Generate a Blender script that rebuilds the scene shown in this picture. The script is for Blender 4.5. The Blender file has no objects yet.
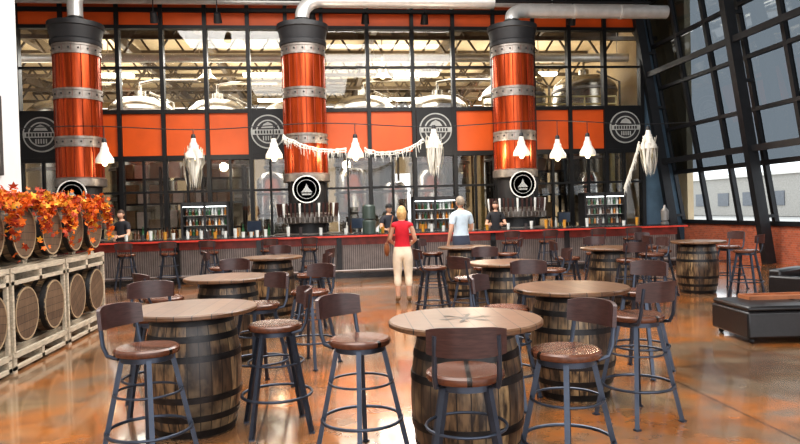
import bpy, math, random
from mathutils import Vector, Matrix
random.seed(7)
sc = bpy.context.scene
try:
    sc.view_settings.view_transform = 'Standard'
except Exception: pass
try:
    sc.view_settings.look = 'Medium High Contrast'
except Exception:
    pass
pi = math.pi
YAW = 0.117          # the camera is turned this far to the right of the room axis
ca, sa = math.cos(YAW), math.sin(YAW)
def G(x, d):
    """metres to the right / ahead of the photographer -> room coordinates"""
    return (x*ca + d*sa, -x*sa + d*ca)

# ------------------------------------------------------------------ materials
def newmat(name):
    m = bpy.data.materials.new(name); m.use_nodes = True
    nt = m.node_tree; b = nt.nodes['Principled BSDF']
    return m, nt, b
def mat(name, col, rough=0.5, metal=0.0, var=0.15, scale=6.0, bump=0.0, emit=None, es=1.0, stretch=None, coat=0.0):
    m, nt, b = newmat(name)
    b.inputs['Roughness'].default_value = rough
    b.inputs['Metallic'].default_value = metal
    b.inputs['Coat Weight'].default_value = coat
    tc = nt.nodes.new('ShaderNodeTexCoord'); mp = nt.nodes.new('ShaderNodeMapping')
    if stretch: mp.inputs['Scale'].default_value = stretch
    nz = nt.nodes.new('ShaderNodeTexNoise'); nz.inputs['Scale'].default_value = scale
    nz.inputs['Detail'].default_value = 5
    cr = nt.nodes.new('ShaderNodeValToRGB')
    cr.color_ramp.elements[0].position = .3; cr.color_ramp.elements[1].position = .7
    cr.color_ramp.elements[0].color = (*[c*(1-var) for c in col], 1)
    cr.color_ramp.elements[1].color = (*[min(1, c*(1+var)) for c in col], 1)
    nt.links.new(tc.outputs['Object'], mp.inputs[0]); nt.links.new(mp.outputs[0], nz.inputs[0])
    nt.links.new(nz.outputs[0], cr.inputs[0]); nt.links.new(cr.outputs[0], b.inputs['Base Color'])
    if bump:
        bp = nt.nodes.new('ShaderNodeBump'); bp.inputs['Strength'].default_value = bump
        nt.links.new(nz.outputs[0], bp.inputs['Height']); nt.links.new(bp.outputs[0], b.inputs['Normal'])
    if emit:
        b.inputs['Emission Color'].default_value = (*emit, 1); b.inputs['Emission Strength'].default_value = es
    return m
def M_(nt, op, a, b=None):
    n = nt.nodes.new('ShaderNodeMath'); n.operation = op
    for i, v in enumerate((a, b)):
        if v is None: continue
        if isinstance(v, (int, float)): n.inputs[i].default_value = v
        else: nt.links.new(v, n.inputs[i])
    return n.outputs[0]
def ramp(nt, fac, stops):
    cr = nt.nodes.new('ShaderNodeValToRGB'); e = cr.color_ramp.elements
    e[0].position, e[0].color = stops[0][0], (*stops[0][1], 1)
    e[1].position, e[1].color = stops[-1][0], (*stops[-1][1], 1)
    for p, c in stops[1:-1]:
        x = e.new(p); x.color = (*c, 1)
    nt.links.new(fac, cr.inputs[0]); return cr.outputs[0]
def mixc(nt, fac, a, b, mode='MIX'):
    n = nt.nodes.new('ShaderNodeMix'); n.data_type = 'RGBA'; n.blend_type = mode
    for s, v in ((n.inputs[0], fac), (n.inputs[6], a), (n.inputs[7], b)):
        if isinstance(v, (int, float)): s.default_value = v
        elif isinstance(v, tuple): s.default_value = (*v, 1)
        else: nt.links.new(v, s)
    return n.outputs[2]
def noise(nt, vec, scale, detail=4, stretch=None):
    n = nt.nodes.new('ShaderNodeTexNoise'); n.inputs['Scale'].default_value = scale; n.inputs['Detail'].default_value = detail
    if stretch:
        mp = nt.nodes.new('ShaderNodeMapping'); mp.inputs['Scale'].default_value = stretch
        nt.links.new(vec, mp.inputs[0]); vec = mp.outputs[0]
    nt.links.new(vec, n.inputs[0]); return n.outputs[0]

def stave_mat():
    m, nt, b = newmat('oak_staves'); tc = nt.nodes.new('ShaderNodeTexCoord'); o = tc.outputs['Object']
    sp = nt.nodes.new('ShaderNodeSeparateXYZ'); nt.links.new(o, sp.inputs[0])
    at = M_(nt, 'ARCTAN2', sp.outputs[1], sp.outputs[0])
    f = M_(nt, 'MULTIPLY', at, 26/(2*pi))
    st = M_(nt, 'FLOOR', f)
    oi = nt.nodes.new('ShaderNodeObjectInfo')
    wn = nt.nodes.new('ShaderNodeTexWhiteNoise'); wn.noise_dimensions = '1D'
    nt.links.new(M_(nt, 'ADD', st, M_(nt, 'MULTIPLY', oi.outputs['Random'], 77)), wn.inputs['W'])
    c1 = ramp(nt, wn.outputs['Value'], [(0, (.05, .033, .022)), (.35, (.13, .08, .046)), (.7, (.26, .165, .085)), (1, (.40, .27, .14))])
    n1 = noise(nt, o, 5, 6, (6, 6, 1.2))
    c2 = mixc(nt, ramp(nt, n1, [(.38, (0, 0, 0)), (.62, (1, 1, 1))]), (.03, .02, .015), c1)
    n2 = noise(nt, o, 3.2, 4)
    c3 = mixc(nt, ramp(nt, n2, [(.52, (0, 0, 0)), (.72, (.55, .55, .55))]), c2, (.36, .27, .16))
    gap = M_(nt, 'LESS_THAN', M_(nt, 'FRACT', f), .09)
    c4 = mixc(nt, gap, c3, (.015, .01, .008))
    nt.links.new(c4, b.inputs['Base Color']); b.inputs['Roughness'].default_value = .34
    bp = nt.nodes.new('ShaderNodeBump'); bp.inputs['Strength'].default_value = .3
    nt.links.new(n1, bp.inputs['Height']); nt.links.new(bp.outputs[0], b.inputs['Normal'])
    return m
def plank_mat(name, cols, width, rough=.35, axis=0, gscale=(2, 14, 14)):
    m, nt, b = newmat(name); tc = nt.nodes.new('ShaderNodeTexCoord'); o = tc.outputs['Object']
    sp = nt.nodes.new('ShaderNodeSeparateXYZ'); nt.links.new(o, sp.inputs[0])
    f = M_(nt, 'MULTIPLY', sp.outputs[axis], 1/width)
    oi = nt.nodes.new('ShaderNodeObjectInfo')
    wn = nt.nodes.new('ShaderNodeTexWhiteNoise'); wn.noise_dimensions = '1D'
    nt.links.new(M_(nt, 'ADD', M_(nt, 'FLOOR', f), M_(nt, 'MULTIPLY', oi.outputs['Random'], 50)), wn.inputs['W'])
    c1 = ramp(nt, wn.outputs['Value'], [(0, cols[0]), (1, cols[1])])
    n1 = noise(nt, o, 4, 6, gscale)
    c2 = mixc(nt, .45, c1, ramp(nt, n1, [(.3, tuple(c*.35 for c in cols[0])), (.7, cols[1])]))
    fr = M_(nt, 'FRACT', f)
    gap = M_(nt, 'LESS_THAN', fr, .05)
    c3 = mixc(nt, gap, c2, (.012, .008, .006))
    nt.links.new(c3, b.inputs['Base Color']); b.inputs['Roughness'].default_value = rough
    return m
def floor_mat():
    m, nt, b = newmat('stained_concrete'); tc = nt.nodes.new('ShaderNodeTexCoord'); o = tc.outputs['Object']
    n1 = noise(nt, o, .6, 8); n2 = noise(nt, o, 1.8, 10); n3 = noise(nt, o, .28, 3); n4 = noise(nt, o, 5, 10)
    c1 = ramp(nt, n1, [(.36, (.12, .065, .035)), (.46, (.27, .125, .05)), (.54, (.43, .15, .035)), (.66, (.28, .185, .10))])
    c2 = mixc(nt, ramp(nt, n2, [(.45, (0, 0, 0)), (.59, (.85, .85, .85))]), c1, (.20, .145, .095))
    c3 = mixc(nt, ramp(nt, n3, [(.49, (0, 0, 0)), (.65, (.6, .6, .6))]), c2, (.48, .155, .035))
    c3 = mixc(nt, ramp(nt, n4, [(.50, (0, 0, 0)), (.70, (.5, .5, .5))]), c3, (.08, .055, .035))
    sp = nt.nodes.new('ShaderNodeSeparateXYZ'); nt.links.new(o, sp.inputs[0])
    gx = M_(nt, 'LESS_THAN', M_(nt, 'FRACT', M_(nt, 'MULTIPLY', M_(nt, 'ADD', sp.outputs[0], 101.3), 1/3.6)), .004)
    gy = M_(nt, 'LESS_THAN', M_(nt, 'FRACT', M_(nt, 'MULTIPLY', M_(nt, 'ADD', sp.outputs[1], 101.9), 1/3.6)), .004)
    c4 = mixc(nt, M_(nt, 'MAXIMUM', gx, gy), c3, (.05, .03, .02))
    nt.links.new(c4, b.inputs['Base Color'])
    r = M_(nt, 'MULTIPLY_ADD', n2, .3)
    r.node.inputs[2].default_value = .06
    nt.links.new(r, b.inputs['Roughness'])
    b.inputs['Coat Weight'].default_value = .85; b.inputs['Coat Roughness'].default_value = .08
    b.inputs['Coat IOR'].default_value = 1.5
    bp = nt.nodes.new('ShaderNodeBump'); bp.inputs['Strength'].default_value = .05; bp.inputs['Distance'].default_value = .03
    nt.links.new(n2, bp.inputs['Height']); nt.links.new(bp.outputs[0], b.inputs['Normal'])
    nt.links.new(bp.outputs[0], b.inputs['Coat Normal'])
    return m
def brick_mat():
    m, nt, b = newmat('brick'); tc = nt.nodes.new('ShaderNodeTexCoord')
    sp = nt.nodes.new('ShaderNodeSeparateXYZ'); cb = nt.nodes.new('ShaderNodeCombineXYZ')
    nt.links.new(tc.outputs['Object'], sp.inputs[0]); nt.links.new(sp.outputs[1], cb.inputs[0]); nt.links.new(sp.outputs[2], cb.inputs[1])
    br = nt.nodes.new('ShaderNodeTexBrick'); br.inputs['Scale'].default_value = 4.5
    br.inputs['Color1'].default_value = (.50, .13, .06, 1); br.inputs['Color2'].default_value = (.32, .085, .045, 1)
    br.inputs['Mortar'].default_value = (.35, .27, .22, 1); br.inputs['Mortar Size'].default_value = .012
    nt.links.new(cb.outputs[0], br.inputs[0]); nt.links.new(br.outputs[0], b.inputs['Base Color'])
    b.inputs['Roughness'].default_value = .7
    return m
def glass_mat(name, tint, refl=.08, rough=.02):
    m, nt, b = newmat(name); nt.nodes.remove(b)
    out = nt.nodes['Material Output']
    t = nt.nodes.new('ShaderNodeBsdfTransparent'); t.inputs[0].default_value = (*tint, 1)
    g = nt.nodes.new('ShaderNodeBsdfGlossy'); g.inputs['Roughness'].default_value = rough
    mx = nt.nodes.new('ShaderNodeMixShader'); mx.inputs[0].default_value = refl
    nt.links.new(t.outputs[0], mx.inputs[1]); nt.links.new(g.outputs[0], mx.inputs[2]); nt.links.new(mx.outputs[0], out.inputs[0])
    return m

OAK = stave_mat()
HEAD = plank_mat('barrel_head_oak', ((.09, .055, .035), (.20, .13, .08)), .085, .6)
TOP = plank_mat('tabletop_wood', ((.105, .05, .025), (.20, .105, .052)), .12, .33)
SEAT = plank_mat('seat_wood', ((.10, .038, .021), (.15, .058, .032)), .5, .27)
BOARD = mat('backrest_wood', (.055, .025, .022), .34, 0, .3, 8, stretch=(2, 2, 12))
IRON = mat('hoop_iron', (.04, .038, .038), .42, .8, .3, 12)
LEG = mat('stool_steel', (.055, .066, .09), .38, .6, .15, 10)
BLK = mat('black_steel', (.010, .010, .011), .45, .3)
BLK2 = mat('black_paint', (.018, .018, .02), .5)
ORG = mat('orange_panel', (.56, .085, .006), .45, 0, .12, 1.3)
COP = mat('copper', (.36, .055, .012), .25, .7, .5, 2.2, stretch=(4, 4, .25))
BAND = mat('steel_band', (.24, .215, .195), .4, .7, .25, 8)
STEEL = mat('stainless', (.68, .66, .62), .25, .9, .08, 3)
TANK = mat('tank_steel', (.36, .33, .28), .25, .9, .2, 2)
DUCT = mat('duct_silver', (.72, .71, .69), .35, .5, .08, 5)
WHITE = mat('white_paint', (.75, .73, .68), .55, 0, .05)
WALLW = mat('plaster_grey', (.66, .67, .67), .8, 0, .04, 2)
BLUE = mat('blue_wall', (.05, .09, .13), .6, 0, .25, 2)
CREAM = mat('hall_cream', (.62, .50, .33), .7, 0, .15, 1)
RACK = mat('rack_natural_wood', (.50, .43, .33), .7, 0, .25, 6, stretch=(6, 1, 6))
LEATHER = mat('black_leather', (.012, .011, .012), .35, 0, .2, 30, .15)
FLOOR = floor_mat(); BRICK = brick_mat()
G_UP = glass_mat('glass_upper', (.92, .92, .9), .04)
G_LO = glass_mat('glass_lower', (.72, .72, .71), .05)
G_R = glass_mat('glass_tinted', (.06, .07, .078), .05)
G_R2 = glass_mat('glass_clear', (.6, .63, .64), .05)
LAMPG = mat('lamp_shade_white', (.72, .69, .62), .5, 0, .05, 5, emit=(1, .93, .8), es=.05)
GLOWM = mat('lamp_bulb', (1, .9, .7), .5, 0, 0, emit=(1, .82, .5), es=8)
EMB = mat('emblem_grey', (.36, .37, .36), .5)
EMW = mat('emblem_white', (.75, .75, .72), .5)
GAUZE = mat('white_gauze', (.66, .64, .57), .8, 0, .1)

# ------------------------------------------------------------------ mesh builder
class MB:
    def __init__(s): s.v = []; s.f = []; s.m = []
    def add(s, vs, fs, mi=0, M=None):
        o = len(s.v)
        s.v += [tuple(M @ Vector(p)) if M else tuple(p) for p in vs]
        s.f += [tuple(i+o for i in f) for f in fs]; s.m += [mi]*len(fs)
    def bb(s, x0, x1, y0, y1, z0, z1, mi=0, M=None):
        vs = [(x, y, z) for z in (z0, z1) for y in (y0, y1) for x in (x0, x1)]
        s.add(vs, [(0, 2, 3, 1), (4, 5, 7, 6), (0, 1, 5, 4), (2, 6, 7, 3), (0, 4, 6, 2), (1, 3, 7, 5)], mi, M)
    def box(s, c, d, mi=0, M=None):
        s.bb(c[0]-d[0]/2, c[0]+d[0]/2, c[1]-d[1]/2, c[1]+d[1]/2, c[2]-d[2]/2, c[2]+d[2]/2, mi, M)
    def beam(s, a, b, w, h, mi=0):
        a = Vector(a); b = Vector(b); d = (b-a); L = d.length; d.normalize()
        q = d.to_track_quat('Z', 'Y').to_matrix().to_4x4()
        s.bb(-w/2, w/2, -h/2, h/2, 0, L, mi, Matrix.Translation(a) @ q)
    def lathe(s, prof, n=24, mi=0, c=(0, 0, 0), M=None, sx=1, sy=1):
        vs = []; fs = []
        for r, z in prof:
            for k in range(n):
                a = 2*pi*k/n; vs.append((c[0]+r*math.cos(a)*sx, c[1]+r*math.sin(a)*sy, c[2]+z))
        for i in range(len(prof)-1):
            for k in range(n):
                k2 = (k+1) % n; fs.append((i*n+k, i*n+k2, (i+1)*n+k2, (i+1)*n+k))
        if prof[0][0] > 1e-4: fs.append(tuple(range(n-1, -1, -1)))
        if prof[-1][0] > 1e-4: fs.append(tuple((len(prof)-1)*n+k for k in range(n)))
        s.add(vs, fs, mi, M)
    def tube(s, pts, r, n=8, mi=0, closed=False, flat=1.0):
        pts = [Vector(p) for p in pts]; N = len(pts)
        rs = r if isinstance(r, (list, tuple)) else [r]*N
        vs = []; fs = []; pn = None
        for i, p in enumerate(pts):
            if closed: t = pts[(i+1) % N]-pts[i-1]
            else: t = pts[min(i+1, N-1)]-pts[max(i-1, 0)]
            t.normalize()
            if pn is None:
                ref = Vector((0, 0, 1)) if abs(t.z) < .9 else Vector((1, 0, 0))
                pn = (ref - t*ref.dot(t)).normalized()
            else: pn = (pn - t*pn.dot(t)).normalized()
            bn = t.cross(pn)
            for k in range(n):
                a = 2*pi*k/n; vs.append(p + pn*math.cos(a)*rs[i] + bn*math.sin(a)*rs[i]*flat)
        m = N if closed else N-1
        for i in range(m):
            for k in range(n):
                k2 = (k+1) % n; j = (i+1) % N
                fs.append((i*n+k, i*n+k2, j*n+k2, j*n+k))
        if not closed:
            fs.append(tuple(range(n-1, -1, -1))); fs.append(tuple((N-1)*n+k for k in range(n)))
        s.add(vs, fs, mi)
    def cyl(s, a, b, r, n=12, mi=0, r2=None): s.tube([a, b], [r, r if r2 is None else r2], n, mi)
    def ell(s, c, r, n=12, m=8, mi=0, M=None):
        prof = [(max(1e-5, math.sin(pi*i/m)), -math.cos(pi*i/m)) for i in range(m+1)]
        T = Matrix.Translation(Vector(c)) @ Matrix.Diagonal((r[0], r[1], r[2], 1))
        s.lathe(prof, n, mi, M=(M @ T) if M else T)
    def mesh(s, name, mats, smooth=True, ang=35):
        me = bpy.data.meshes.new(name); me.from_pydata(s.v, [], s.f)
        for m in mats: me.materials.append(m)
        me.polygons.foreach_set('material_index', s.m)
        if smooth:
            me.polygons.foreach_set('use_smooth', [True]*len(s.f))
            me.update(); me.set_sharp_from_angle(angle=math.radians(ang))
        me.update(); return me
    def obj(s, name, mats, loc=(0, 0, 0), rz=0, parent=None, bevel=0, smooth=True):
        return place(name, s.mesh(name, mats, smooth), loc, rz, parent, bevel)
def place(name, me, loc=(0, 0, 0), rz=0, parent=None, bevel=0):
    o = bpy.data.objects.new(name, me); sc.collection.objects.link(o)
    o.location = loc; o.rotation_euler = (0, 0, rz)
    if parent: o.parent = parent
    if bevel:
        b = o.modifiers.new('bevel', 'BEVEL'); b.width = bevel; b.segments = 2; b.limit_method = 'ANGLE'
    return o

# ------------------------------------------------------------------ room shell
W = 20.0
b = MB(); b.bb(-15, 12, -8, W+.1, -.2, 0); b.obj('floor', [FLOOR], smooth=False)
b = MB(); b.bb(-15, 12, W+.1, 42, -.2, 0); b.obj('floor_hall', [mat('hall_concrete', (.3, .28, .25), .5)], smooth=False)
b = MB(); b.bb(-12, 10.4, -4, W+.2, 8.7, 8.9)
for y in range(-2, 20, 3): b.bb(-12, 10.1, y, y+.15, 8.35, 8.7, 0)
b.obj('ceiling', [mat('ceiling_dark', (.14, .13, .12), .8)], smooth=False)
b = MB(); b.bb(-4.45, -4.2, -4, 10, 0, 8.7); b.bb(-10.4, -4.45, 9.8, 10, 0, 8.7); b.bb(-10.4, -10.2, 10, W, 0, 8.7)
b.obj('wall_left', [WALLW], smooth=False)
b = MB(); b.bb(-4.2, -4.18, -4, 10, 0, .15); b.obj('baseboard_left', [BLK2], smooth=False)

vx = [-9.6, -8.4, -7.2, -5.67, -4.45, -3.22, -2.0, -.9, .15, 1.5, 2.85, 4.1, 5.35, 6.6, 7.75, 8.9, 10.1]
emb = [-7.78, -1.48, 3.5, 9.5]
b = MB()
b.bb(-10.2, 10.1, W, W+.15, 7.8, 8.7, 0)
b.bb(-10.2, 10.1, W+.02, W+.12, 7.1, 7.5, 1)         # upper orange fascia
b.bb(-10.2, 10.1, W+.02, W+.12, 7.6, 7.82, 1)
b.bb(-10.2, 10.1, W+.02, W+.12, 3.32, 4.58, 1)        # orange spandrel
for z, h in ((7.55, .12), (7.06, .1), (4.62, .11), (3.28, .14), (2.3, .06), (.06, .12)):
    b.bb(-10.2, 10.1, W-.06, W+.16, z-h/2, z+h/2, 0)
for z in (5.9,): b.bb(-10.2, 10.1, W-.02, W+.1, z-.025, z+.025, 0)
for x in vx: b.bb(x-.055, x+.055, W-.08, W+.16, 0, 8.0, 0)
for i in range(len(vx)-1):
    x = (vx[i]+vx[i+1])/2; b.bb(x-.03, x+.03, W-.03, W+.1, 0, 3.3, 0)
for x in emb: b.bb(x-.58, x+.58, W-.07, W+.02, 3.34, 4.6, 0)
b.bb(-10.2, 10.1, W+.0, W+.1, 0, .9, 0)
b.obj('wall_back', [BLK, ORG], smooth=False)
b = MB(); b.bb(-10.2, 10.1, W+.05, W+.07, 4.62, 7.06); b.obj('window_1', [G_UP], smooth=False)
b = MB(); b.bb(-10.2, 10.1, W+.05, W+.07, .9, 3.28); b.obj('window_2', [G_LO], smooth=False)
def rx(z): return 11.6 - .17*z
b = MB()
b.add([(10.1, W, 0), (11.6, W, 0), (rx(8.7), W, 8.7), (10.1, W, 8.7), (10.1, W+.2, 0), (11.6, W+.2, 0), (rx(8.7), W+.2, 8.7), (10.1, W+.2, 8.7)],
      [(0, 1, 2, 3), (7, 6, 5, 4), (0, 4, 5, 1), (1, 5, 6, 2), (2, 6, 7, 3), (3, 7, 4, 0)]); b.obj('wall_back_blue', [BLUE], smooth=False)
# right leaning glazed wall
b = MB()
for y in [20-1.45*i for i in range(17)]:
    b.beam((rx(.95), y, .95), (rx(8.7), y, 8.7), .12, .12, 0)
for y in [20-4.35*i-.1 for i in range(6)]:
    b.beam((rx(0)-.45, y, 0), (rx(8.7)-.35, y, 8.7), .2, .26, 0)
    for z in (1.2, 2.9, 4.6, 6.3, 8.0):
        b.beam((rx(z)-.42, y, z), (rx(z), y, z), .08, .08, 0)
for z, h in ((1.0, .12), (2.55, .12), (3.9, .1), (5.2, .1), (6.5, .1), (7.8, .1)):
    b.beam((rx(z), -4, z), (rx(z), 20, z), .12, h, 0)
for z in (2.9, 5.6):
    b.beam((rx(z)-.42, -4, z), (rx(z)-.42, 20, z), .07, .16, 0)
b.obj('wall_right', [mat('frame_charcoal', (.02, .021, .024), .45, .3)], smooth=False)
b = MB(); b.bb(11.45, 11.75, -4, 20, 0, .95); b.obj('wall_right_brick', [BRICK], smooth=False)
def glz(name, z0, z1, m):
    b = MB(); b.add([(rx(z0)+.02, -4, z0), (rx(z0)+.02, 20, z0), (rx(z1)+.02, 20, z1), (rx(z1)+.02, -4, z1)], [(0, 1, 2, 3)]); b.obj(name, [m], smooth=False)
glz('window_3', .95, 2.55, G_R2); glz('window_4', 2.55, 8.7, G_R)

# banner on left wall
b = MB(); b.bb(-4.2, -4.16, 8.2, 9.4, 2.2, 3.25, 0); b.bb(-4.165, -4.15, 8.3, 9.3, 2.3, 3.15, 1)
b.obj('wall_sign', [BLK2, mat('sign_face', (.09, .09, .08), .6, 0, .8, 5)], smooth=False)

# ------------------------------------------------------------------ exterior
b = MB(); b.bb(-80, 120, -80, 140, -.35, -.25); b.obj('ground_outside', [mat('pavement', (.42, .41, .39), .9, 0, .1, .5)], smooth=False)
b = MB()
b.bb(50, 58, -5, 90, -.2, 4.6, 0); b.bb(49.7, 50.2, -5, 90, 4.4, 4.8, 1)
for y in range(-3, 88, 5): b.bb(49.9, 50.05, y, y+2.2, 1.0, 2.6, 2)
b.obj('neighbour_building', [mat('stucco', (.4, .38, .35), .9), WHITE, mat('far_window', (.15, .16, .18), .4)], smooth=False)

# ------------------------------------------------------------------ brewery hall behind the glass
b = MB(); b.bb(-15, 11.9, W+.2, 42, 8.3, 8.45); b.obj('ceiling_hall', [CREAM], smooth=False)
b = MB(); b.bb(-15, -14.8, W+.2, 41, 0, 8.3); b.obj('wall_hall_left', [CREAM], smooth=False)
b = MB(); b.bb(11.7, 11.9, W+.2, 41, 0, 8.3); b.obj('wall_hall_right', [CREAM], smooth=False)
b = MB(); b.bb(-15, 1, 40, 40.2, 0, 6.8); b.bb(7, 11.8, 40, 40.2, 0, 6.8); b.bb(1, 7, 40, 40.2, 3.8, 6.8)
b.bb(-15, 11.8, 40, 40.2, 7.9, 8.3)
for x in range(-15, 12, 2): b.bb(x-.1, x+.1, 40, 40.2, 6.8, 7.9)
b.obj('wall_hall_back', [CREAM], smooth=False)
b = MB()
for y in range(22, 40, 3):
    b.bb(-14.8, 11.7, y-.06, y+.06, 8.15, 8.3); b.bb(-14.8, 11.7, y-.06, y+.06, 7.23, 7.36)
    x = -14.8; k = 0
    while x < 11.1:
        b.beam((x, y, 7.3 if k % 2 else 8.2), (x+.6, y, 8.2 if k % 2 else 7.3), .07, .07); x += .6; k += 1
for x in range(-13, 11, 3): b.bb(x-.1, x+.1, 21, 40, 7.8, 8.15)
b.obj('roof_trusses', [mat('truss_brown', (.10, .075, .05), .6)], smooth=False)
b = MB()
for x, y, r, h in [(-9.3, 25.5, 1.1, 5.9), (-6.6, 26, 1.15, 6.1), (-3.7, 25.5, 1.1, 5.9), (-1.0, 26, 1.1, 5.9), (1.7, 25.5, 1.15, 6.0), (4.6, 25.6, 1.15, 6.0), (7.4, 24.8, 1.2, 6.4), (10.2, 24.8, 1.2, 6.6)]:
    b.lathe([(.1, .7), (r*.95, 1.6), (r, 1.7), (r, h-.5), (r*.96, h-.38), (r*.7, h-.12), (.2, h), (.2, h+.2), (0, h+.2)], 28, 0, (x, y, 0))
    for z in (2.2, 3.3, 4.4, h-.7): b.lathe([(r+.01, z), (r+.04, z+.02), (r+.04, z+.1), (r+.01, z+.12)], 28, 1, (x, y, 0))
    for a in range(4):
        b.cyl((x+r*.8*math.cos(a*pi/2+.7), y+r*.8*math.sin(a*pi/2+.7), 0), (x+r*.8*math.cos(a*pi/2+.7), y+r*.8*math.sin(a*pi/2+.7), 1.7), .07, 8, 0)
    b.tube([(x, y, h+.2), (x, y, h+.5), (x+.5, y, h+.6), (min(x+2.2, 11.4), y, h+.6)], .06, 8, 0)
    b.tube([(x+r+.1, y-.3, .4), (x+r+.1, y-.3, h-.3), (x+.4, y-.3, h+.1)], .045, 8, 0)
b.obj('fermentation_tanks', [TANK, BAND])
b = MB(); b.tube([(-14, 23.6, 7.0), (11.4, 23.6, 7.0)], .16, 14, 0)
for x in range(-13, 12, 3): b.cyl((x, 23.6, 6.9), (x, 23.6, 8.29), .015, 6, 0)
b.obj('hall_duct', [DUCT])
b = MB()
for y0 in (22.2,):
    for x in (-6.4, -5.1, -3.8, -2.5, 5.8, 7.1, 8.4):
        for yy in (y0, y0+.6): b.bb(x-.04, x+.04, yy-.04, yy+.04, 0, 3.2, 0)
    for z in (.4, 1.2, 2.0, 2.8):
        b.bb(-6.4, -2.5, y0, y0+.6, z-.03, z+.03, 0); b.bb(5.8, 8.4, y0, y0+.6, z-.03, z+.03, 0)
        for xs in ((-6.3, -2.6), (5.9, 8.3)):
            x = xs[0]
            while x < xs[1]-.4:
                w = random.uniform(.25, .5); h = random.uniform(.25, .6); b.bb(x, x+w, y0+.05, y0+.5, z+.03, z+.03+h, random.choice((1, 1, 2))); x += w+.05
b.obj('storage_shelves', [BLK2, mat('cardboard', (.35, .26, .16), .9), WHITE], smooth=False)
b = MB()
for x, y, r, h in [(-1.6, 22.6, .5, 3.0), (-.2, 22.5, .45, 2.7), (1.1, 22.7, .5, 3.1), (2.5, 22.5, .42, 2.6), (3.8, 22.7, .5, 3.0), (9.3, 22.3, .4, 2.8), (-7.6, 22.5, .5, 3.0)]:
    b.lathe([(.08, .5), (r, .9), (r, h-.3), (r*.7, h-.08), (.1, h), (0, h)], 24, 0, (x, y, 0))
    b.lathe([(r, 1.5), (r+.02, 1.5), (r+.02, 1.58), (r, 1.58)], 24, 1, (x, y, 0)); b.lathe([(r, 2.2), (r+.02, 2.2), (r+.02, 2.28), (r, 2.28)], 24, 1, (x, y, 0))
    for a in range(3): b.cyl((x+r*.8*math.cos(a*2.1), y+r*.8*math.sin(a*2.1), 0), (x+r*.8*math.cos(a*2.1), y+r*.8*math.sin(a*2.1), 1.0), .035, 6, 0)
    b.cyl((x, y, h), (x, y, h+.4), .03, 6, 0)
b.obj('brite_tanks', [STEEL, BAND])
b = MB()
for z in (4.75, 5.0, 5.25): b.cyl((5.4, 21.6, z), (10, 21.6, z), .03, 8)
for x in (5.4, 6.5, 7.7, 8.9, 10): b.cyl((x, 21.6, 4.1), (x, 21.6, 5.25), .03, 8)
b.bb(5.3, 10.1, 21, 22, 4.0, 4.12)
for x in (5.4, 10): b.bb(x-.06, x+.06, 21.9, 22, 0, 4.0)
b.obj('catwalk_railing', [mat('rail_yellow', (.5, .42, .2), .5)])
def highbay():
    b = MB(); b.lathe([(.06, .45), (.12, .42), (.14, .2), (.34, 0), (.32, 0), (.1, .18), (0, .18)], 20, 0)
    b.ell((0, 0, .1), (.09, .09, .1), 10, 6, 1); b.cyl((0, 0, .42), (0, 0, 2.2), .015, 6, 0)
    return b.mesh('highbay_pendant', [mat('highbay_metal', (.4, .33, .22), .4, .4), GLOWM])
hb = highbay()
for x, y in ((-3.6, 22.6), (2.2, 22.6), (-8.3, 22.6), (7.5, 22.6)): place('highbay_pendant', hb, (x, y, 6.05))
b = MB()
for x in (-8, -2, 4, 9):
    for y in (27, 33): b.bb(x-.9, x+.9, y-.2, y+.2, 7.05, 7.15, 0)
b.obj('fluorescent_fixtures', [mat('tube_light', (1, 1, .95), .5, 0, 0, emit=(1, 1, .92), es=7)], smooth=False)

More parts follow.
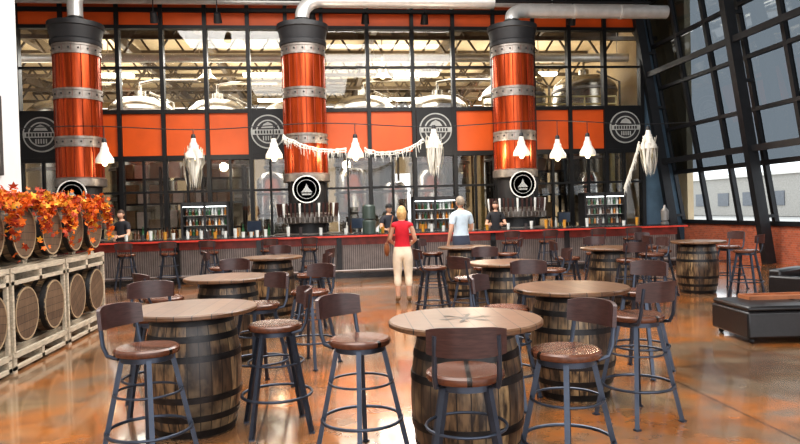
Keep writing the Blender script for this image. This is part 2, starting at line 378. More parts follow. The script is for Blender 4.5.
# ------------------------------------------------------------------ columns
def column_mesh():
    b = MB(); R = .56
    b.lathe([(.5, 0), (.5, 2.45)], 40, 2)
    b.lathe([(.6, 2.4), (.62, 2.42), (.62, 2.6), (.57, 2.64)], 48, 1)
    b.lathe([(R, 2.55), (R, 6.0)], 48, 0)
    for z in (3.40, 4.60, 5.73):
        b.lathe([(R, z), (R+.03, z), (R+.03, z+.05), (R+.015, z+.06), (R+.015, z+.2), (R+.03, z+.21), (R+.03, z+.27), (R, z+.27)], 48, 1)
        for k in range(16):
            a = 2*pi*k/16; b.ell(((R+.02)*math.cos(a), (R+.02)*math.sin(a), z+.13), (.025, .025, .025), 6, 4, 2)
    for k in range(16):
        a = 2*pi*k/16+.1; b.tube([((R+.002)*math.cos(a), (R+.002)*math.sin(a), 2.6), ((R+.002)*math.cos(a), (R+.002)*math.sin(a), 5.95)], .014, 6, 5)
    b.lathe([(R, 5.98), (R+.06, 6.0), (R+.07, 6.1), (R+.04, 6.14), (R+.09, 6.42), (R+.12, 6.44), (R+.12, 6.56), (.25, 6.57), (.24, 6.72)], 48, 2)
    # emblem disc on the front and draught taps
    Mx = Matrix.Translation((0, -.62, 2.2)) @ Matrix.Rotation(pi/2, 4, 'X')
    b.lathe([(.36, 0), (.36, .04)], 32, 2, M=Mx)
    b.lathe([(.36, .04), (.36, .06), (.33, .06), (.33, .04)], 32, 3, M=Mx)
    b.lathe([(.25, .04), (.25, .055), (.235, .055), (.235, .04)], 32, 6, M=Mx)
    b.add([(-.15, -.08, .056), (.15, -.08, .056), (.05, .03, .056), (0, .15, .056), (-.05, .03, .056)], [(0, 1, 2, 3, 4)], 6, Mx)
    b.add([(-.13, -.11, .056), (.13, -.11, .056), (.11, -.15, .056), (-.11, -.15, .056)], [(3, 2, 1, 0)], 6, Mx)
    b.lathe([(.5, 1.3), (.66, 1.32), (.68, 1.4), (.68, 1.55), (.5, 1.6)], 40, 1)
    for k in range(20):
        a = pi + pi*(k+.5)/20; c, s_ = math.cos(a), math.sin(a)
        b.cyl((.66*c, .66*s_, 1.48), (.8*c, .8*s_, 1.46), .02, 6, 1)
        b.cyl((.8*c, .8*s_, 1.48), (.8*c, .8*s_, 1.34), .018, 6, 1)
        b.tube([(.78*c, .78*s_, 1.48), (.79*c, .79*s_, 1.62), (.8*c, .8*s_, 1.84)], [.012, .026, .032], 8, 4 if k % 4 else 3)
    b.lathe([(.9, 1.0), (.9, 1.05), (.5, 1.06)], 40, 1); b.lathe([(.75, 0), (.75, 1.0)], 32, 2)
    return b.mesh('copper_column', [COP, BAND, BLK2, EMW, BOARD, mat('copper_seam', (.2, .03, .01), .35, .6), EMB])
cm = column_mesh()
for x in (-6.11, -.36, 5.37): place('copper_column', cm, (x, 18, 0))
def arc_duct(x, zt, x2, y2, zend, nm):
    b = MB(); pts = [(x, 18, 6.76), (x, 18, 6.79)]
    r0 = max(.2, min(.5, zt-6.80))
    if zt-r0 > 6.85: pts.append((x, 18, zt-r0-.01))
    for k in range(1, 9):
        a = pi/2*k/8; pts.append((x+.5*(1-math.cos(a)), 18+(y2-18)*k/8, zt-r0+r0*math.sin(a)))
    pts.append((x2, y2, zend)); b.tube(pts, .19, 16, 0)
    n = int(abs(x2-x)/1.2)
    for k in range(1, n):
        xx = x+.5+(x2-x-.5)*k/n; zz = zt+(zend-zt)*k/n
        b.tube([(xx-.04, y2, zz), (xx+.04, y2, zz)], .205, 16, 0)
    b.obj(nm, [DUCT])
arc_duct(-6.11, 7.6, -1.5, 18.1, 8.05, 'steam_duct')
arc_duct(-.36, 7.28, 4.9, 18.1, 7.28, 'steam_duct')
arc_duct(5.37, 7.07, 10.0, 18.2, 7.07, 'steam_duct')
b = MB(); b.bb(-10, 10.0, 19.2, 19.3, 7.5, 7.6, 0); b.bb(-10, 10.0, 18.7, 18.75, 7.75, 7.9, 1)
for x in (-7, 0, 7): b.cyl((x, 19.27, 7.6), (x, 19.27, 8.69), .02, 6, 0)
for x in (-7, 0, 7): b.cyl((x, 18.72, 7.8), (x, 18.72, 8.69), .02, 6, 0)
b.obj('ceiling_pipes', [DUCT, WHITE], smooth=False)
def spot():
    b = MB(); b.cyl((0, 0, .0), (0, 0, .33), .015, 6)
    M = Matrix.Rotation(.5, 4, 'X')
    b.lathe([(.02, .0), (.09, -.03), (.1, -.12), (.12, -.3), (.11, -.3), (.08, -.2), (0, -.2)], 16, 0, M=M)
    return b.mesh('track_spotlight', [BLK2])
sm = spot()
b = MB(); b.bb(-9.5, 9.9, 18.9, 18.96, 7.54, 7.59)
for x in (-8, -3, 2.3, 8): b.cyl((x, 18.93, 7.56), (x, 18.93, 8.69), .02, 6)
b.obj('lighting_track', [BLK2])
for x in (-4.4, -2.7, 1.4, 3.1, 7.5, -.1): place('track_spotlight', sm, (x, 18.93, 7.2))

# round emblems on back wall
def emblem():
    b = MB(); Mx = Matrix.Rotation(pi/2, 4, 'X')
    b.lathe([(.5, 0), (.5, .03)], 36, 1, M=Mx); b.lathe([(.46, .03), (.46, .04)], 36, 0, M=Mx)
    b.lathe([(.35, .04), (.35, .05)], 36, 1, M=Mx); b.lathe([(.31, .05), (.31, .055)], 36, 0, M=Mx)
    b.bb(-.46, .46, -.075, -.06, -.09, .06, 1)
    for k in range(9): b.bb(-.38+k*.085, -.38+k*.085+.05, -.085, -.07, -.06, .03, 0)
    b.add([(-.2, -.07, .1), (.2, -.07, .1), (.12, -.07, .22), (0, -.07, .28), (-.12, -.07, .22)], [(0, 1, 2, 3, 4)], 1)
    for k in range(5): b.bb(-.15+k*.07, -.15+k*.07+.03, -.075, -.055, -.26, -.13, 1)
    return b.mesh('round_wall_emblem', [BLK2, EMB, EMW])
em = emblem()
for x in emb: place('round_wall_emblem', em, (x, W-.075, 4.0))

# ------------------------------------------------------------------ bar
b = MB(); x0, x1, y0 = -9, 9.1, 16.0
b.bb(x0, x1, y0-.25, y0+.6, 1.0, 1.05, 0)
b.bb(x0, x1, y0-.27, y0-.25, .99, 1.03, 4)
b.bb(x0, x1-.15, y0+.02, y0+.5, .08, 1.0, 1)
b.bb(x0, x1-.1, y0-.02, y0+.5, 0, .12, 0); b.bb(x0, x1-.15, y0-.03, y0+.02, .8, 1.0, 3)
x = x0
while x < x1-.1:
    b.bb(x-.06, x+.06, y0-.06, y0+.02, 0, 1.0, 0)
    k = x+.1
    while k < min(x+1.8, x1-.2): b.bb(k, k+.025, y0-.005, y0+.03, .14, .8, 2); k += .05
    x += 1.88
b.tube([(x0, y0-.22, .2), (x1-.1, y0-.22, .2)], .025, 8, 2)
x = x0+.5
while x < x1: b.cyl((x, y0-.22, .2), (x, y0, .12), .015, 6, 2); x += 1.88
b.obj('bar_counter', [mat('bar_top_black', (.018, .017, .018), .2, 0, .3), mat('bar_front_grey', (.13, .11, .10), .45, .3), mat('bar_ribs', (.27, .23, .215), .4, .4),
     mat('bar_red_wood', (.22, .032, .02), .35, 0, .3), mat('bar_red_edge', (.55, .05, .03), .4, 0, .2)], smooth=False)
b = MB()
for a, c in ((-9, -7.1), (-5.1, -1.3), (.6, 4.4), (6.4, 9)):
    b.bb(a, c, 18.2, 18.9, 0, .95, 0); b.bb(a, c, 18.15, 18.95, .95, 1.0, 1)
    k = a+.1
    while k < c-.5: b.bb(k, k+.5, 18.17, 18.2, .1, .88, 1); k += .56
b.obj('back_bar_cabinet', [BLK2, STEEL], smooth=False)
BOT = [mat('bottle_brown', (.08, .03, .012), .1), mat('bottle_green', (.03, .09, .04), .1), mat('bottle_clear', (.5, .5, .48), .1), mat('bottle_amber', (.4, .16, .03), .1)]
b = MB()
for a, c in ((-5, -3.9), (-2.3, -1.4), (.7, 2.4), (3.9, 4.3), (6.5, 7.0), (-8.9, -7.2)):
    k = a
    while k < c:
        y = random.uniform(18.55, 18.8); h = random.uniform(.2, .34); mi = random.choice((0, 0, 1, 2, 3))
        b.lathe([(.035, 0), (.037, h*.6), (.014, h*.75), (.014, h), (0, h)], 8, mi, (k, y, 1.0)); k += random.uniform(.09, .16)
b.obj('liquor_bottles', BOT)
def cooler():
    b = MB(); w, d, h = .62, .5, .95
    b.bb(-w, w, d-.04, d, 0, h, 1); b.bb(-w, -w+.05, 0, d, 0, h, 0); b.bb(w-.05, w, 0, d, 0, h, 0); b.bb(-w, w, 0, d, 0, .06, 0); b.bb(-w, w, 0, d, h-.1, h, 0)
    b.bb(-.03, .03, 0, .05, 0, h, 0); b.bb(-w+.05, w-.05, .06, .1, h-.13, h-.11, 2)
    for z in (.33, .60): b.bb(-w+.05, w-.05, .06, d-.05, z-.01, z, 3)
    for z in (.06, .33, .60):
        k = -w+.12
        while k < w-.08:
            hh = .2; b.lathe([(.032, 0), (.034, hh*.6), (.014, hh*.75), (.014, hh), (0, hh)], 8, random.choice((4, 5, 6, 7)), (k, .2, z)); k += .085
    return b.mesh('bottle_cooler', [BLK2, mat('cooler_lining', (.3, .3, .29), .5), mat('cooler_lamp', (1, 1, 1), .5, 0, 0, emit=(.95, 1, 1), es=5), STEEL]+BOT)
cl = cooler()
for x in (-3.1, 3.15, 8.1): place('bottle_cooler', cl, (x, 18.3, 1.0))
b = MB()
k = -4.6
while k < 8.4:
    if random.random() < .7 and abs(k-1.15) > .25:
        h = random.uniform(.12, .22); b.lathe([(.035, 0), (.045, h), (.04, h), (.03, .01), (0, .01)], 8, random.choice((0, 0, 0, 1, 2)), (k, random.uniform(16.1, 16.5), 1.05))
    k += random.uniform(.12, .4)
b.obj('bar_glasses', [mat('pint_glass', (.6, .6, .57), .1), mat('beer', (.5, .24, .04), .1), mat('menu_dark', (.05, .04, .04), .4)])
def monitor():
    b = MB(); b.bb(-.1, .1, -.08, .08, 0, .02, 0); b.bb(-.02, .02, -.02, .02, .02, .2, 0); b.bb(-.2, .2, -.03, .02, .12, .42, 0); b.bb(-.18, .18, -.035, -.03, .14, .4, 1)
    return b.mesh('pos_monitor', [BLK2, mat('screen', (.02, .03, .05), .15, 0, .1)])
mm = monitor()
for x in (-1.8, 1.0, 6.85): place('pos_monitor', mm, (x, 18.3, 1.0), .03*x, bevel=.006)
b = MB()
b.lathe([(.09, 0), (.1, .02), (.1, .06), (.05, .08), (.09, .1), (.1, .35), (.04, .42), (.02, .5), (0, .5)], 12, 0)
b.obj('bar_lantern', [mat('lantern_metal', (.25, .24, .23), .4, .6)], (8.75, 16.2, 1.05))
b = MB()
for z, r in ((0, .16), (.36, .16)): b.lathe([(r, 0), (r, .3), (r*.8, .34), (0, .34)], 16, 0, (0, 0, z))
b.obj('stacked_jars', [mat('jar_green', (.05, .07, .06), .3)], (1.15, 16.25, 1.05))

# ------------------------------------------------------------------ pendant lamps + cable + gauze
def pendant(ghost, L0=.7):
    b = MB()
    b.lathe([(.015, .42), (.05, .42), (.07, .3), (.09, .28), (.1, .2), (.2, .02), (.21, -.08), (.19, -.08), (.17, 0), (.07, .16), (0, .16)], 20, 0)
    b.ell((0, 0, -.06), (.07, .07, .1), 10, 6, 1); b.cyl((0, 0, .4), (0, 0, L0), .01, 6, 2)
    b.lathe([(.055, .40), (.06, .44), (.04, .5), (0, .5)], 12, 2)
    if ghost:
        for k in range(70):
            a = 2*pi*k*.382; r = random.uniform(.08, .25); L = random.uniform(.25, .85); w = random.uniform(.015, .035)
            c, s_ = math.cos(a), math.sin(a); z0 = random.uniform(-.1, .25); q = random.uniform(-.06, .06)
            p = [(r*c-w*s_, r*s_+w*c, z0), (r*c+w*s_, r*s_-w*c, z0), (r*.8*c+w*s_+q, r*.8*s_-w*c, -L*.6), (r*.5*c+q, r*.5*s_, -L), (r*.8*c-w*s_+q, r*.8*s_+w*c, -L*.6)]
            b.add(p, [(0, 1, 2, 3, 4)], 3)
    return b.mesh('pendant_lamp', [LAMPG, GLOWM, BLK2, GAUZE])
LY = 16.5
lamps = [(-5.05, 2.98, 0), (-3.0, 3.05, 1), (-1.1, 3.02, 0), (.88, 3.0, 0), (2.85, 3.2, 1), (5.1, 2.98, 0), (6.05, 2.9, 0), (6.85, 2.95, 0), (8.5, 3.1, 1)]
def cz(x): return 3.72+.06*math.cos(x*1.1)
for x, z, g in lamps: place('pendant_lamp', pendant(g, cz(x)-z-.012), (x, LY, z))
b = MB(); xs = [-9.5+.5*i for i in range(41)]
b.tube([(x, LY, cz(x)) for x in xs], .012, 6)
b.obj('lamp_cable', [BLK2])
b = MB()
for (xa, za, xb, zb, sag) in ((-.88, 3.5, .66, 3.15, .15), (1.1, 3.15, 2.58, 3.35, .2), (7.8, 2.0, 8.24, 3.2, .05)):
    pts = []
    for i in range(21):
        t = i/20; pts.append((xa+(xb-xa)*t, LY-.02, za+(zb-za)*t-sag*4*t*(1-t)+random.uniform(-.015, .015)))
    b.tube(pts, .02, 6)
    pts = [(p[0], p[1]-.02, p[2]-.07+random.uniform(-.02, .02)) for p in pts]; b.tube(pts, .01, 6)
    for i in range(0, 90):
        t = random.random(); x = xa+(xb-xa)*t; z = za+(zb-za)*t-sag*4*t*(1-t); L = random.uniform(.06, .3)*random.random()+.05; dx = random.uniform(-.04, .04); w = random.uniform(.004, .01)
        b.add([(x-w, LY-.03, z), (x+w, LY-.03, z), (x+dx+w*.5, LY-.05, z-L), (x+dx-w*.5, LY-.05, z-L)], [(0, 1, 2, 3)])
b.obj('gauze_garland', [GAUZE])

# ------------------------------------------------------------------ furniture meshes
def barrel_prof(h, rh, rb, n=14): return [(rh+(rb-rh)*math.sin(pi*i/n)**.85, h*i/n) for i in range(n+1)]
def hoops(b, h, rh, rb, mi, c=(0, 0, 0)):
    def rad(z): return rh+(rb-rh)*math.sin(pi*max(0, min(1, z/h)))**.85
    for z, w in ((.012, .05), (.13, .045), (.27, .045), (h-.27-.045, .045), (h-.13-.045, .045), (h-.062, .05)):
        b.lathe([(rad(z)-.002, z), (rad(z)+.006, z), (rad(z+w)+.006, z+w), (rad(z+w)-.002, z+w)], 36, mi, c)
def table_mesh(inlay):
    b = MB(); h = .875
    b.lathe(barrel_prof(h, .285, .35), 52, 0); hoops(b, h, .285, .35, 1)
    b.lathe([(.3, .872), (.465, .876), (.478, .884), (.478, .905), (.468, .914), (0, .915)], 56, 2)
    if inlay:
        for k in range(6):
            a = k*pi/3+.2; M = Matrix.Rotation(a, 4, 'Z')
            b.add([(.03, -.01, .9165), (.15, -.014, .9165), (.18, 0, .9165), (.15, .014, .9165), (.03, .01, .9165)], [(0, 1, 2, 3, 4)], 3, M)
            b.add([(.09, .0, .9165), (.14, .04, .9165), (.145, .028, .9165), (.11, -.002, .9165)], [(3, 2, 1, 0)], 3, M)
        b.lathe([(.035, .915), (.035, .917), (0, .917)], 16, 3)
    return b.mesh('barrel_table', [OAK, IRON, TOP, mat('inlay_dark', (.03, .018, .012), .4)])
TM, TMI = table_mesh(False), table_mesh(True)
def stool_mesh():
    b = MB()
    b.lathe([(0, .735), (.17, .735), (.193, .742), (.2, .757), (.198, .774), (.185, .784), (.1, .778), (0, .775)], 40, 0)
    b.lathe([(.155, .70), (.16, .702), (.16, .736)], 24, 1)
    for sx in (-1, 1):
        for sy in (-1, 1):
            b.beam((.215*sx, .215*sy, 0), (.105*sx, .105*sy, .72), .03, .03, 1)
            b.bb(.215*sx-.02, .215*sx+.02, .215*sy-.02, .215*sy+.02, 0, .012, 1)
    for z, r, t in ((.26, .258, .011), (.5, .205, .008)):
        b.tube([(r*math.cos(2*pi*k/28), r*math.sin(2*pi*k/28), z) for k in range(28)], t, 8, 1, True)
    for s_ in (-1, 1):
        b.tube([(.14*s_, -.1, .725), (.15*s_, -.175, .74), (.155*s_, -.205, .8), (.15*s_, -.235, 1.0)], .013, 8, 1)
    n = 12; R = .27; vs = []; fs = []
    for i in range(n+1):
        a = -pi/2 + (-.72+1.44*i/n); e = abs(i-n/2)/(n/2)
        z0, z1 = .895+.012*e**3, 1.045-.02*e**3
        for rr, zz, lean in ((R, z0, 0), (R+.022, z0, 0), (R+.022, z1, .015), (R, z1, .015)):
            vs.append(((rr)*math.cos(a), .02+(rr+lean)*math.sin(a), zz))
    for i in range(n):
        for k in range(4):
            k2 = (k+1) % 4; fs.append((i*4+k, (i+1)*4+k, (i+1)*4+k2, i*4+k2))
    fs.append((0, 1, 2, 3)); fs.append((n*4+3, n*4+2, n*4+1, n*4))
    b.add(vs, fs, 2)
    return b.mesh('bar_stool', [SEAT, LEG, BOARD])
SM = stool_mesh()
for i, (x, d, inl) in enumerate([(.39, 4.15, 1), (-1.58, 5.0, 0), (1.44, 5.65, 0), (5.25, 11.8, 0), (-1.93, 7.4, 0), (1.32, 8.4, 0), (1.15, 12.0, 0), (3.37, 10.7, 0), (-2.05, 10.6, 0)]):
    X, Y = G(x, d); place('barrel_table', TMI if inl else TM, (X, Y, 0), random.uniform(-.3, .3))
def stool(x, d, bx, bd):
    X, Y = G(x, d); wx, wy = bx*ca+bd*sa, -bx*sa+bd*ca
    place('bar_stool', SM, (X, Y, 0), math.atan2(wy, wx)+pi/2)
for s_ in [(-.28, 4.3, -.7, .7), (.31, 3.37, -.05, -1), (.93, 3.8, .85, .5), (-1.62, 4.2, -.9, .35), (-.95, 4.95, .95, .3), (1.74, 4.95, .4, -.9),
          (.84, 5.45, -.8, .4), (-.97, 7.0, .5, .85), (-2.08, 5.55, -.4, .9), (-1.32, 6.1, .7, .7), (-2.42, 6.75, -.7, -.6), (-2.1, 8.2, 0, 1),
          (1.32, 6.7, 0, 1), (.82, 7.9, -.7, -.6), (.45, 9.5, -.9, -.2), (1.95, 8.7, .9, 0), (2.25, 6.3, .7, .7), (1.2, 9.3, 0, 1),
          (2.65, 10.6, -1, 0), (3.4, 9.9, .1, -1), (4.1, 10.9, 1, .2), (3.4, 11.5, 0, 1),
          (4.5, 11.6, -1, -.1), (5.75, 11.1, .7, -.7), (6.0, 12.2, .9, .4), (.6, 12.6, -.9, .4), (1.9, 11.9, 1, -.2),
          (-1.3, 10.3, 1, -.2), (-2.8, 10.4, -1, -.2), (-2.1, 11.4, 0, 1), (-1.2, 8.9, .9, .3), (4.75, 12.7, -.4, 1)]: stool(*s_)
for x in (-4.3, -3.4, -2.5, -1.2, -.3, 4.4, 5.3, 6.5, 7.4): place('bar_stool', SM, (x, 15.3, 0), random.uniform(-.2, .2))

# ------------------------------------------------------------------ barrel racks at the left
bm = MB(); h = .9
bm.lathe(barrel_prof(h, .29, .345), 44, 0); hoops(bm, h, .29, .345, 1)
bm.lathe([(.275, .901), (.275, .885), (0, .885)], 32, 2)
bm.lathe([(.292, .9), (.292, .904), (.272, .904), (.272, .895)], 36, 3)
BMesh = bm.mesh('oak_barrel', [OAK, IRON, HEAD, mat('barrel_rim_wood', (.36, .27, .17), .6)])
ys = [6.2+.76*i for i in range(6)]
for z in (.58, 1.47):
    for y in ys:
        o = place('oak_barrel', BMesh)
        o.matrix_world = Matrix.Translation((-4.13, y, z)) @ Matrix.Rotation(pi/2, 4, 'Y') @ Matrix.Rotation(random.uniform(-.6, .6), 4, 'Z')
b = MB()
for zc in (.58, 1.47):
    zb = zc-.36
    for x in (-3.95, -3.42):
        b.bb(x-.04, x+.04, ys[0]-.4, ys[-1]+.4, zb-.06, zb, 0)
        for y in ys:
            for s_ in (-1, 1):
                b.beam((x, y+s_*.36, zb), (x, y+s_*.27, zb+.11), .05, .04, 0)
    for i in range(3):
        ya = ys[0]-.38+1.52*i; yb = ya+1.48
        b.bb(-3.26, -3.22, ya, yb, zb-.07, zb-.01, 0)
        b.bb(-3.26, -3.22, ya, yb, zb-.19, zb-.15, 0)
        for y in (ya+.04, (ya+yb)/2, yb-.04):
            b.bb(-4.1, -3.22, y-.035, y+.035, zb-.19, zb-.06, 0)
        if zc > 1:
            for y in (ya+.04, yb-.04):
                b.bb(-3.26, -3.22, y-.02, y+.02, .2, zb-.15, 0)
for y in [ys[0]-.34+1.52*i for i in range(4)]: b.bb(-4.1, -3.22, y-.04, y+.04, 0, .06, 0)
b.obj('barrel_rack', [RACK], smooth=False)
b = MB()
for i in range(1900):
    y = random.uniform(ys[0]-.4, ys[-1]+.42)
    ph = (y-ys[0])/.76
    z = 1.47+.40*abs(math.cos(pi*ph))**.6 if random.random() < .75 else 1.86
    z += random.gauss(0, .045)-.02; x = -3.15+random.gauss(0, .03)
    if z > 1.8: x = random.uniform(-3.5, -3.12)
    if random.random() < .12: z -= random.uniform(.05, .35)
    if abs((ph+.5) % 1-.5) < .28 and z < 1.74: continue
    r = random.uniform(.03, .055)
    M = Matrix.Translation((x, y, z)) @ Matrix.Rotation(random.uniform(0, 6.3), 4, 'Z') @ Matrix.Rotation(random.uniform(-1.2, 1.2), 4, 'X') @ Matrix.Rotation(random.uniform(0, 6.3), 4, 'Y')
    pts = []
    for k in range(10):
        rr = r*(1 if k % 2 == 0 else .5); a = 2*pi*k/10; pts.append((rr*math.cos(a), .01*(k % 2), rr*math.sin(a)))
    b.add(pts, [tuple(range(10))], random.choice((0, 0, 0, 1, 1, 2)), M)
b.obj('autumn_leaf_garland', [mat('leaf_orange', (.72, .16, .012), .7), mat('leaf_red', (.4, .05, .015), .7), mat('leaf_yellow', (.7, .34, .03), .7)], smooth=False)

# ------------------------------------------------------------------ lounge pieces at right
X, Y = G(4.6, 7.8)
b = MB(); b.bb(-.78, .78, -.42, .42, .06, .36, 0)
for sx in (-1, 1):
    b.bb(-.77 if sx < 0 else .01, -.01 if sx < 0 else .77, -.41, .41, .36, .42, 0)
for x in (-.7, .7):
    for y in (-.34, .34): b.bb(x-.03, x+.03, y-.03, y+.03, 0, .06, 1)
b.obj('leather_ottoman', [LEATHER, BLK2], (X, Y, 0), -.1, bevel=.025)
X, Y = G(4.62, 8.02)
b = MB(); b.bb(-.5, .5, -.13, .13, 0, .02, 0)
for s_ in (-1, 1): b.bb(-.5, .5, s_*.13-.01, s_*.13+.01, 0, .045, 0); b.bb(s_*.5-.01, s_*.5+.01, -.13, .13, 0, .045, 0)
b.obj('wooden_tray', [mat('tray_wood', (.32, .12, .05), .4, 0, .3, 5, stretch=(1, 12, 1))], (X, Y, .42), -.1)
X, Y = G(5.75, 9.3)
b = MB(); b.bb(-.4, .4, -.4, .4, .08, .42, 0); b.bb(-.4, .4, .25, .42, .4, .62, 0); b.bb(-.45, -.32, -.4, .4, .2, .54, 0); b.bb(.32, .45, -.4, .4, .2, .54, 0)
for x in (-.36, .36):
    for y in (-.34, .34): b.bb(x-.03, x+.03, y-.03, y+.03, 0, .1, 1)
b.obj('leather_armchair', [LEATHER, BLK2], (X, Y, 0), .5, bevel=.03)

# ------------------------------------------------------------------ people
def skin_mesh(vs, es, rad, sub=2):
    me = bpy.data.meshes.new('t'); me.from_pydata(vs, es, []); ob = bpy.data.objects.new('t', me); sc.collection.objects.link(ob)
    ob.modifiers.new('s', 'SKIN')
    for i, r in enumerate(rad): me.skin_vertices[0].data[i].radius = r
    me.skin_vertices[0].data[0].use_root = True
    s_ = ob.modifiers.new('u', 'SUBSURF'); s_.levels = sub; s_.render_levels = sub
    dg = bpy.context.evaluated_depsgraph_get(); dg.update()
    out = bpy.data.meshes.new_from_object(ob.evaluated_get(dg))
    bpy.data.objects.remove(ob); return out
SKINM = mat('skin', (.62, .36, .25), .5, 0, .05)
def person(name, loc, heading, h, shirt, pants, hair, female=False, longhair=False, arms=None, hem=.6, sleeve=.55, cap=False, bag=False, shoe=(.05, .04, .04)):
    S = h/1.75
    E = bpy.data.objects.new(name, None); sc.collection.objects.link(E); E.location = loc; E.rotation_euler = (0, 0, heading)
    w = .9 if female else 1.0
    arms = arms or {}
    J = {'pel': (0, 0, .97), 'sp': (0, .01, 1.12), 'ch': (0, 0, 1.28), 'uc': (0, -.01, 1.40), 'nb': (0, 0, 1.47), 'nt': (0, .015, 1.56)}
    R = {'pel': (.155, .115), 'sp': (.115 if female else .135, .095), 'ch': (.15*w, .112), 'uc': (.13*w, .09), 'nb': (.062*w, .06), 'nt': (.052*w, .052)}
    E_ = [('pel', 'sp'), ('sp', 'ch'), ('ch', 'uc'), ('uc', 'nb'), ('nb', 'nt')]
    for sd, sx in (('L', -1), ('R', 1)):
        el, wr = arms.get(sd, ((.245, -.03, 1.13), (.25, .06, .89)))
        J['sh'+sd] = (.175*sx*w, -.01, 1.415); R['sh'+sd] = (.06*w, .06*w)
        J['el'+sd] = (el[0]*sx, el[1], el[2]); R['el'+sd] = (.043*w, .043*w)
        J['wr'+sd] = (wr[0]*sx, wr[1], wr[2]); R['wr'+sd] = (.027, .024)
        d = (Vector(J['wr'+sd])-Vector(J['el'+sd])).normalized()
        pm = Vector(J['wr'+sd])+d*.06; J['pa'+sd] = tuple(pm); R['pa'+sd] = (.026, .036)
        J['hi'+sd] = (.088*sx, 0, .88); R['hi'+sd] = (.095, .1)
        J['kn'+sd] = (.10*sx, .015, .50); R['kn'+sd] = (.06, .062)
        J['cf'+sd] = (.10*sx, -.02, .36); R['cf'+sd] = (.055, .058)
        J['an'+sd] = (.10*sx, -.03, .09); R['an'+sd] = (.036, .04)
        J['to'+sd] = (.115*sx, .11, .04); R['to'+sd] = (.045, .035)
        E_ += [('uc', 'sh'+sd), ('sh'+sd, 'el'+sd), ('el'+sd, 'wr'+sd), ('wr'+sd, 'pa'+sd), ('pel', 'hi'+sd), ('hi'+sd, 'kn'+sd), ('kn'+sd, 'cf'+sd), ('cf'+sd, 'an'+sd), ('an'+sd, 'to'+sd)]
    keys = list(J); idx = {k: i for i, k in enumerate(keys)}
    me = skin_mesh([J[k] for k in keys], [(idx[a], idx[c]) for a, c in E_], [R[k] for k in keys])
    def lab(p):
        best = None
        for a, c in E_:
            A, B = Vector(J[a]), Vector(J[c]); ab = B-A; t = max(0, min(1, (p-A).dot(ab)/ab.dot(ab)))
            dd = (A+ab*t-p).length/(.6*(R[a][0]*(1-t)+R[c][0]*t)+.03)
            if best is None or dd < best[0]: best = (dd, a, c, t)
        _, a, c, t = best
        if c[:2] == 'to' or (c[:2] == 'an' and t > .85): return 3
        if a[:2] in ('hi', 'kn', 'cf'): return 2 if p.z > hem else 0
        if c[:2] == 'hi' or a == 'pel' and p.z < 1.0: return 2
        if a[:2] == 'sh': return 1 if t < sleeve else 0
        if a[:2] in ('el', 'wr'): return 0
        if c == 'nt' or (c == 'nb' and t > .6): return 0
        return 1
    b = MB(); fl = [lab(p.center) for p in me.polygons]
    cloth = [True]*len(me.vertices)
    for p, l in zip(me.polygons, fl):
        if l == 0:
            for v in p.vertices: cloth[v] = False
    vs = [v.co + v.normal*(.012 if cloth[v.index] else 0) for v in me.vertices]
    b.v = [tuple(v) for v in vs]; b.f = [tuple(p.vertices) for p in me.polygons]; b.m = fl
    for sd, sx in (('L', -1), ('R', 1)):
        wr, pa = Vector(J['wr'+sd]), Vector(J['pa'+sd]); d = (pa-wr).normalized()
        inward = Vector((-sx, 0, 0)); lat = d.cross(inward); lat.normalize()
        if lat.y < 0: lat = -lat
        inn = lat.cross(d).normalized()
        if inn.x*sx > 0: inn = -inn
        for k, L in enumerate((.075, .085, .08, .062)):
            base = pa + lat*(.027-.018*k) + d*.005
            b.tube([base, base+d*L*.5+inn*.004, base+d*L*.8+inn*.02, base+d*L+inn*.038], [.0095, .009, .008, .0055], 7, 0)
        tb = pa - d*.03 + lat*.022
        b.tube([tb, tb+lat*.025+d*.025+inn*.008, tb+lat*.03+d*.06+inn*.02], [.012, .0105, .007], 7, 0)
    mats = [SKINM, mat(name+'_shirt', shirt, .85), mat(name+'_trousers', pants, .85), mat(name+'_shoes', shoe, .6)]
    o = b.obj('body', mats, parent=E); o.scale = (S, S, S)
    # head
    b = MB(); hc = Vector((0, .025, 1.645)); n, m = 24, 18; vs = []; fs = []
    for i in range(m+1):
        th = pi*i/m
        for k in range(n):
            a = 2*pi*k/n; x, y, z = math.sin(th)*math.cos(a), math.sin(th)*math.sin(a), -math.cos(th)
            X = .074*x; Y = .092*y; Z = .112*z
            if z < 0: X *= 1-.3*z*z
            if z < -.1 and y < 0: Y *= 1+.35*z
            if y > .8 and abs(x) < .25 and -.35 < z < .1: Y += .02*(1-abs(z+.15)*3.0 if abs(z+.15) < .33 else 0)
            if y > .5 and .02 < z < .25 and .15 < abs(x) < .55: Y -= .006
            vs.append(hc+Vector((X, Y, Z)))
    for i in range(m):
        for k in range(n):
            k2 = (k+1) % n; fs.append((i*n+k, i*n+k2, (i+1)*n+k2, (i+1)*n+k))
    b.add(vs, fs, 0)
    for sx in (-1, 1):
        b.ell(hc+Vector((.029*sx, .077, .012)), (.013, .009, .008), 8, 6, 1); b.ell(hc+Vector((.029*sx, .085, .012)), (.006, .003, .006), 8, 6, 2)
        b.ell(hc+Vector((.075*sx, -.005, -.005)), (.01, .018, .03), 8, 6, 0)
        b.ell(hc+Vector((.03*sx, .084, .036)), (.02, .006, .004), 8, 4, 3)
    b.ell(hc+Vector((0, .098, -.018)), (.012, .014, .02), 8, 6, 0); b.ell(hc+Vector((0, .083, -.052)), (.024, .008, .007), 8, 4, 4)
    hm = mat(name+'_hair', hair, .6, 0, .3, 40)
    o = b.obj('head', [SKINM, mat('eye_white', (.8, .8, .78), .3), BLK2, hm, mat('lips', (.45, .15, .12), .5)], parent=E); o.scale = (S, S, S)
    b = MB(); vs = []; keep = []
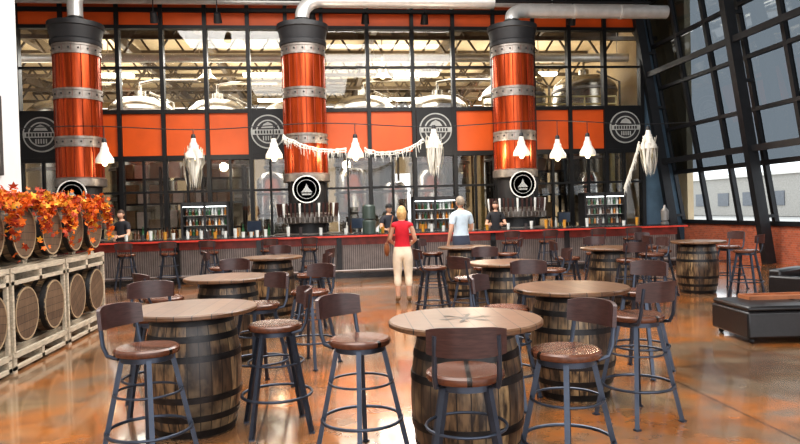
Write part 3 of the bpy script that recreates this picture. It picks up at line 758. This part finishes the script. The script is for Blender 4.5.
    for i in range(m+1):
        th = pi*i/m
        for k in range(n):
            a = 2*pi*k/n; x, y, z = math.sin(th)*math.cos(a), math.sin(th)*math.sin(a), -math.cos(th)
            X, Y, Z = .083*x, .1*y-.004, .122*z
            if longhair and z < 0: Z = .122*z*1.5; X *= 1.12; Y = Y-.012
            elif z < -.2: X *= .86
            wob = 1+.03*math.sin(9*a)*(1 if longhair else .4)
            vs.append(hc+Vector((X*wob, Y*wob, Z)))
    for i in range(m):
        z = -math.cos(pi*(i+.5)/m)
        for k in range(n):
            y = math.sin(pi*(i+.5)/m)*math.sin(2*pi*(k+.5)/n); k2 = (k+1) % n
            if y > .15 and z < .42: continue
            if not longhair and z < -.45: continue
            if not longhair and y > -.1 and z < .0: continue
            fs2 = (i*n+k, i*n+k2, (i+1)*n+k2, (i+1)*n+k); keep.append(fs2)
    b.add(vs, keep, 0)
    if cap:
        b.lathe([(.087, .03), (.09, .06), (.075, .115), (.03, .138), (0, .14)], 20, 1, hc)
        b.add([hc+Vector(p) for p in ((-.06, .07, .045), (.06, .07, .045), (.045, .16, .035), (-.045, .16, .035))], [(0, 1, 2, 3)], 1)
    o = b.obj('hair', [hm, BLK2], parent=E); o.scale = (S, S, S)
    sd = o.modifiers.new('sol', 'SOLIDIFY'); sd.thickness = .01
    if bag:
        b = MB(); b.ell((-.27, -.03, .93), (.05, .13, .12), 12, 8, 0); b.box((-.27, -.03, 1.02), (.05, .2, .03), 0)
        b.tube([(-.27, -.11, 1.02), (-.2, -.1, 1.3), (-.15, -.02, 1.5), (-.2, .06, 1.3), (-.27, .06, 1.02)], .01, 6, 0)
        b.obj('handbag', [mat('bag_leather', (.22, .08, .03), .5)], parent=E)
    return E
X, Y = G(.03, 11.5)
person('woman_customer', (X, Y, 0), -.1, 1.66, (.55, .015, .03), (.72, .62, .48), (.55, .35, .15), True, True,
       {'L': ((.23, .04, 1.15), (.16, .25, 1.07)), 'R': ((.24, .02, 1.14), (.2, .24, 1.08))}, hem=.32, sleeve=.1, bag=True, shoe=(.3, .2, .12))
X, Y = G(1.2, 13.1)
person('man_customer', (X, Y, 0), .35, 1.83, (.55, .66, .74), (.05, .06, .09), (.25, .2, .15), False, False,
       {'R': ((.25, .02, 1.14), (.2, .24, 1.05))}, hem=.48, sleeve=.6)
person('bartender', (4.5, 16.95, 0), pi-.2, 1.76, (.02, .02, .024), (.03, .03, .035), (.04, .02, .012), True, True, {'R': ((.25, .06, 1.15), (.2, .2, 1.16)), 'L': ((.25, .06, 1.15), (.18, .2, 1.16))}, hem=.0)
person('bartender', (1.72, 17.05, 0), pi+.3, 1.74, (.03, .03, .04), (.03, .03, .035), (.05, .03, .02), False, False, {'R': ((.25, .06, 1.15), (.2, .3, 1.12))}, hem=.0, cap=True)
person('bartender', (-4.85, 17.0, 0), pi-.5, 1.78, (.025, .025, .03), (.03, .03, .035), (.05, .03, .02), False, False, {'L': ((.25, .06, 1.15), (.2, .3, 1.12))}, hem=.0)

# ------------------------------------------------------------------ light
wd = bpy.data.worlds.new('world'); sc.world = wd; wd.use_nodes = True
bg = wd.node_tree.nodes['Background']; bg.inputs[0].default_value = (.95, .97, 1, 1); bg.inputs[1].default_value = 3.1
def area(x, y, z, sx, sy, e, col=(1, .97, .93), up=False):
    l = bpy.data.lights.new('fill_light', 'AREA'); l.shape = 'RECTANGLE'; l.size = sx; l.size_y = sy; l.energy = e; l.color = col  # added fill light without a fixture, not a real lamp of the room
    o = bpy.data.objects.new('fill_light', l); sc.collection.objects.link(o); o.location = (x, y, z)
    if up: o.rotation_euler = (pi, 0, 0)
area(-1, 4, 8.3, 5, 5, 580); area(3, 9, 8.3, 6, 5, 850); area(0, 14, 8.3, 10, 3, 1100)
area(-6, 29, 7.2, 6, 8, 1100); area(5, 29, 7.2, 6, 8, 1100)
area(-2, 23, 6.8, 12, 1.5, 700)
for x in (-9, -3, 3, 8.5): area(x, 29, 6.4, 3, 10, 380, (1, .9, .75), up=True)  # unseen uplights, added to brighten the hall ceiling
for x, y in ((-3.2, 17.2), (.9, 17.2), (4, 17.2), (7, 17.2)):
    l = bpy.data.lights.new('bar_light', 'POINT'); l.energy = 80; l.color = (1, .85, .65); l.shadow_soft_size = .15
    o = bpy.data.objects.new('bar_light', l); sc.collection.objects.link(o); o.location = (x, y, 3.2)
sl = bpy.data.lights.new('sun', 'SUN'); sl.energy = 2.0; sl.angle = .02; sl.color = (1, .95, .86)
o = bpy.data.objects.new('sun', sl); sc.collection.objects.link(o); o.rotation_euler = (math.radians(-20), math.radians(50), 0)

# ------------------------------------------------------------------ camera
cam = bpy.data.cameras.new('camera'); cam.lens = 30; cam.sensor_width = 36; cam.clip_end = 300
co = bpy.data.objects.new('camera', cam); sc.collection.objects.link(co); sc.camera = co
pitch, roll = -.018, .027
fwd = Vector((sa*math.cos(pitch), ca*math.cos(pitch), math.sin(pitch)))
right = Vector((ca, -sa, 0)); up = right.cross(fwd)
r2 = right*math.cos(roll)-up*math.sin(roll); u2 = up*math.cos(roll)+right*math.sin(roll)
Mx = Matrix((r2, u2, -fwd)).transposed().to_4x4(); Mx.translation = (0, 0, 1.6)
co.matrix_world = Mx
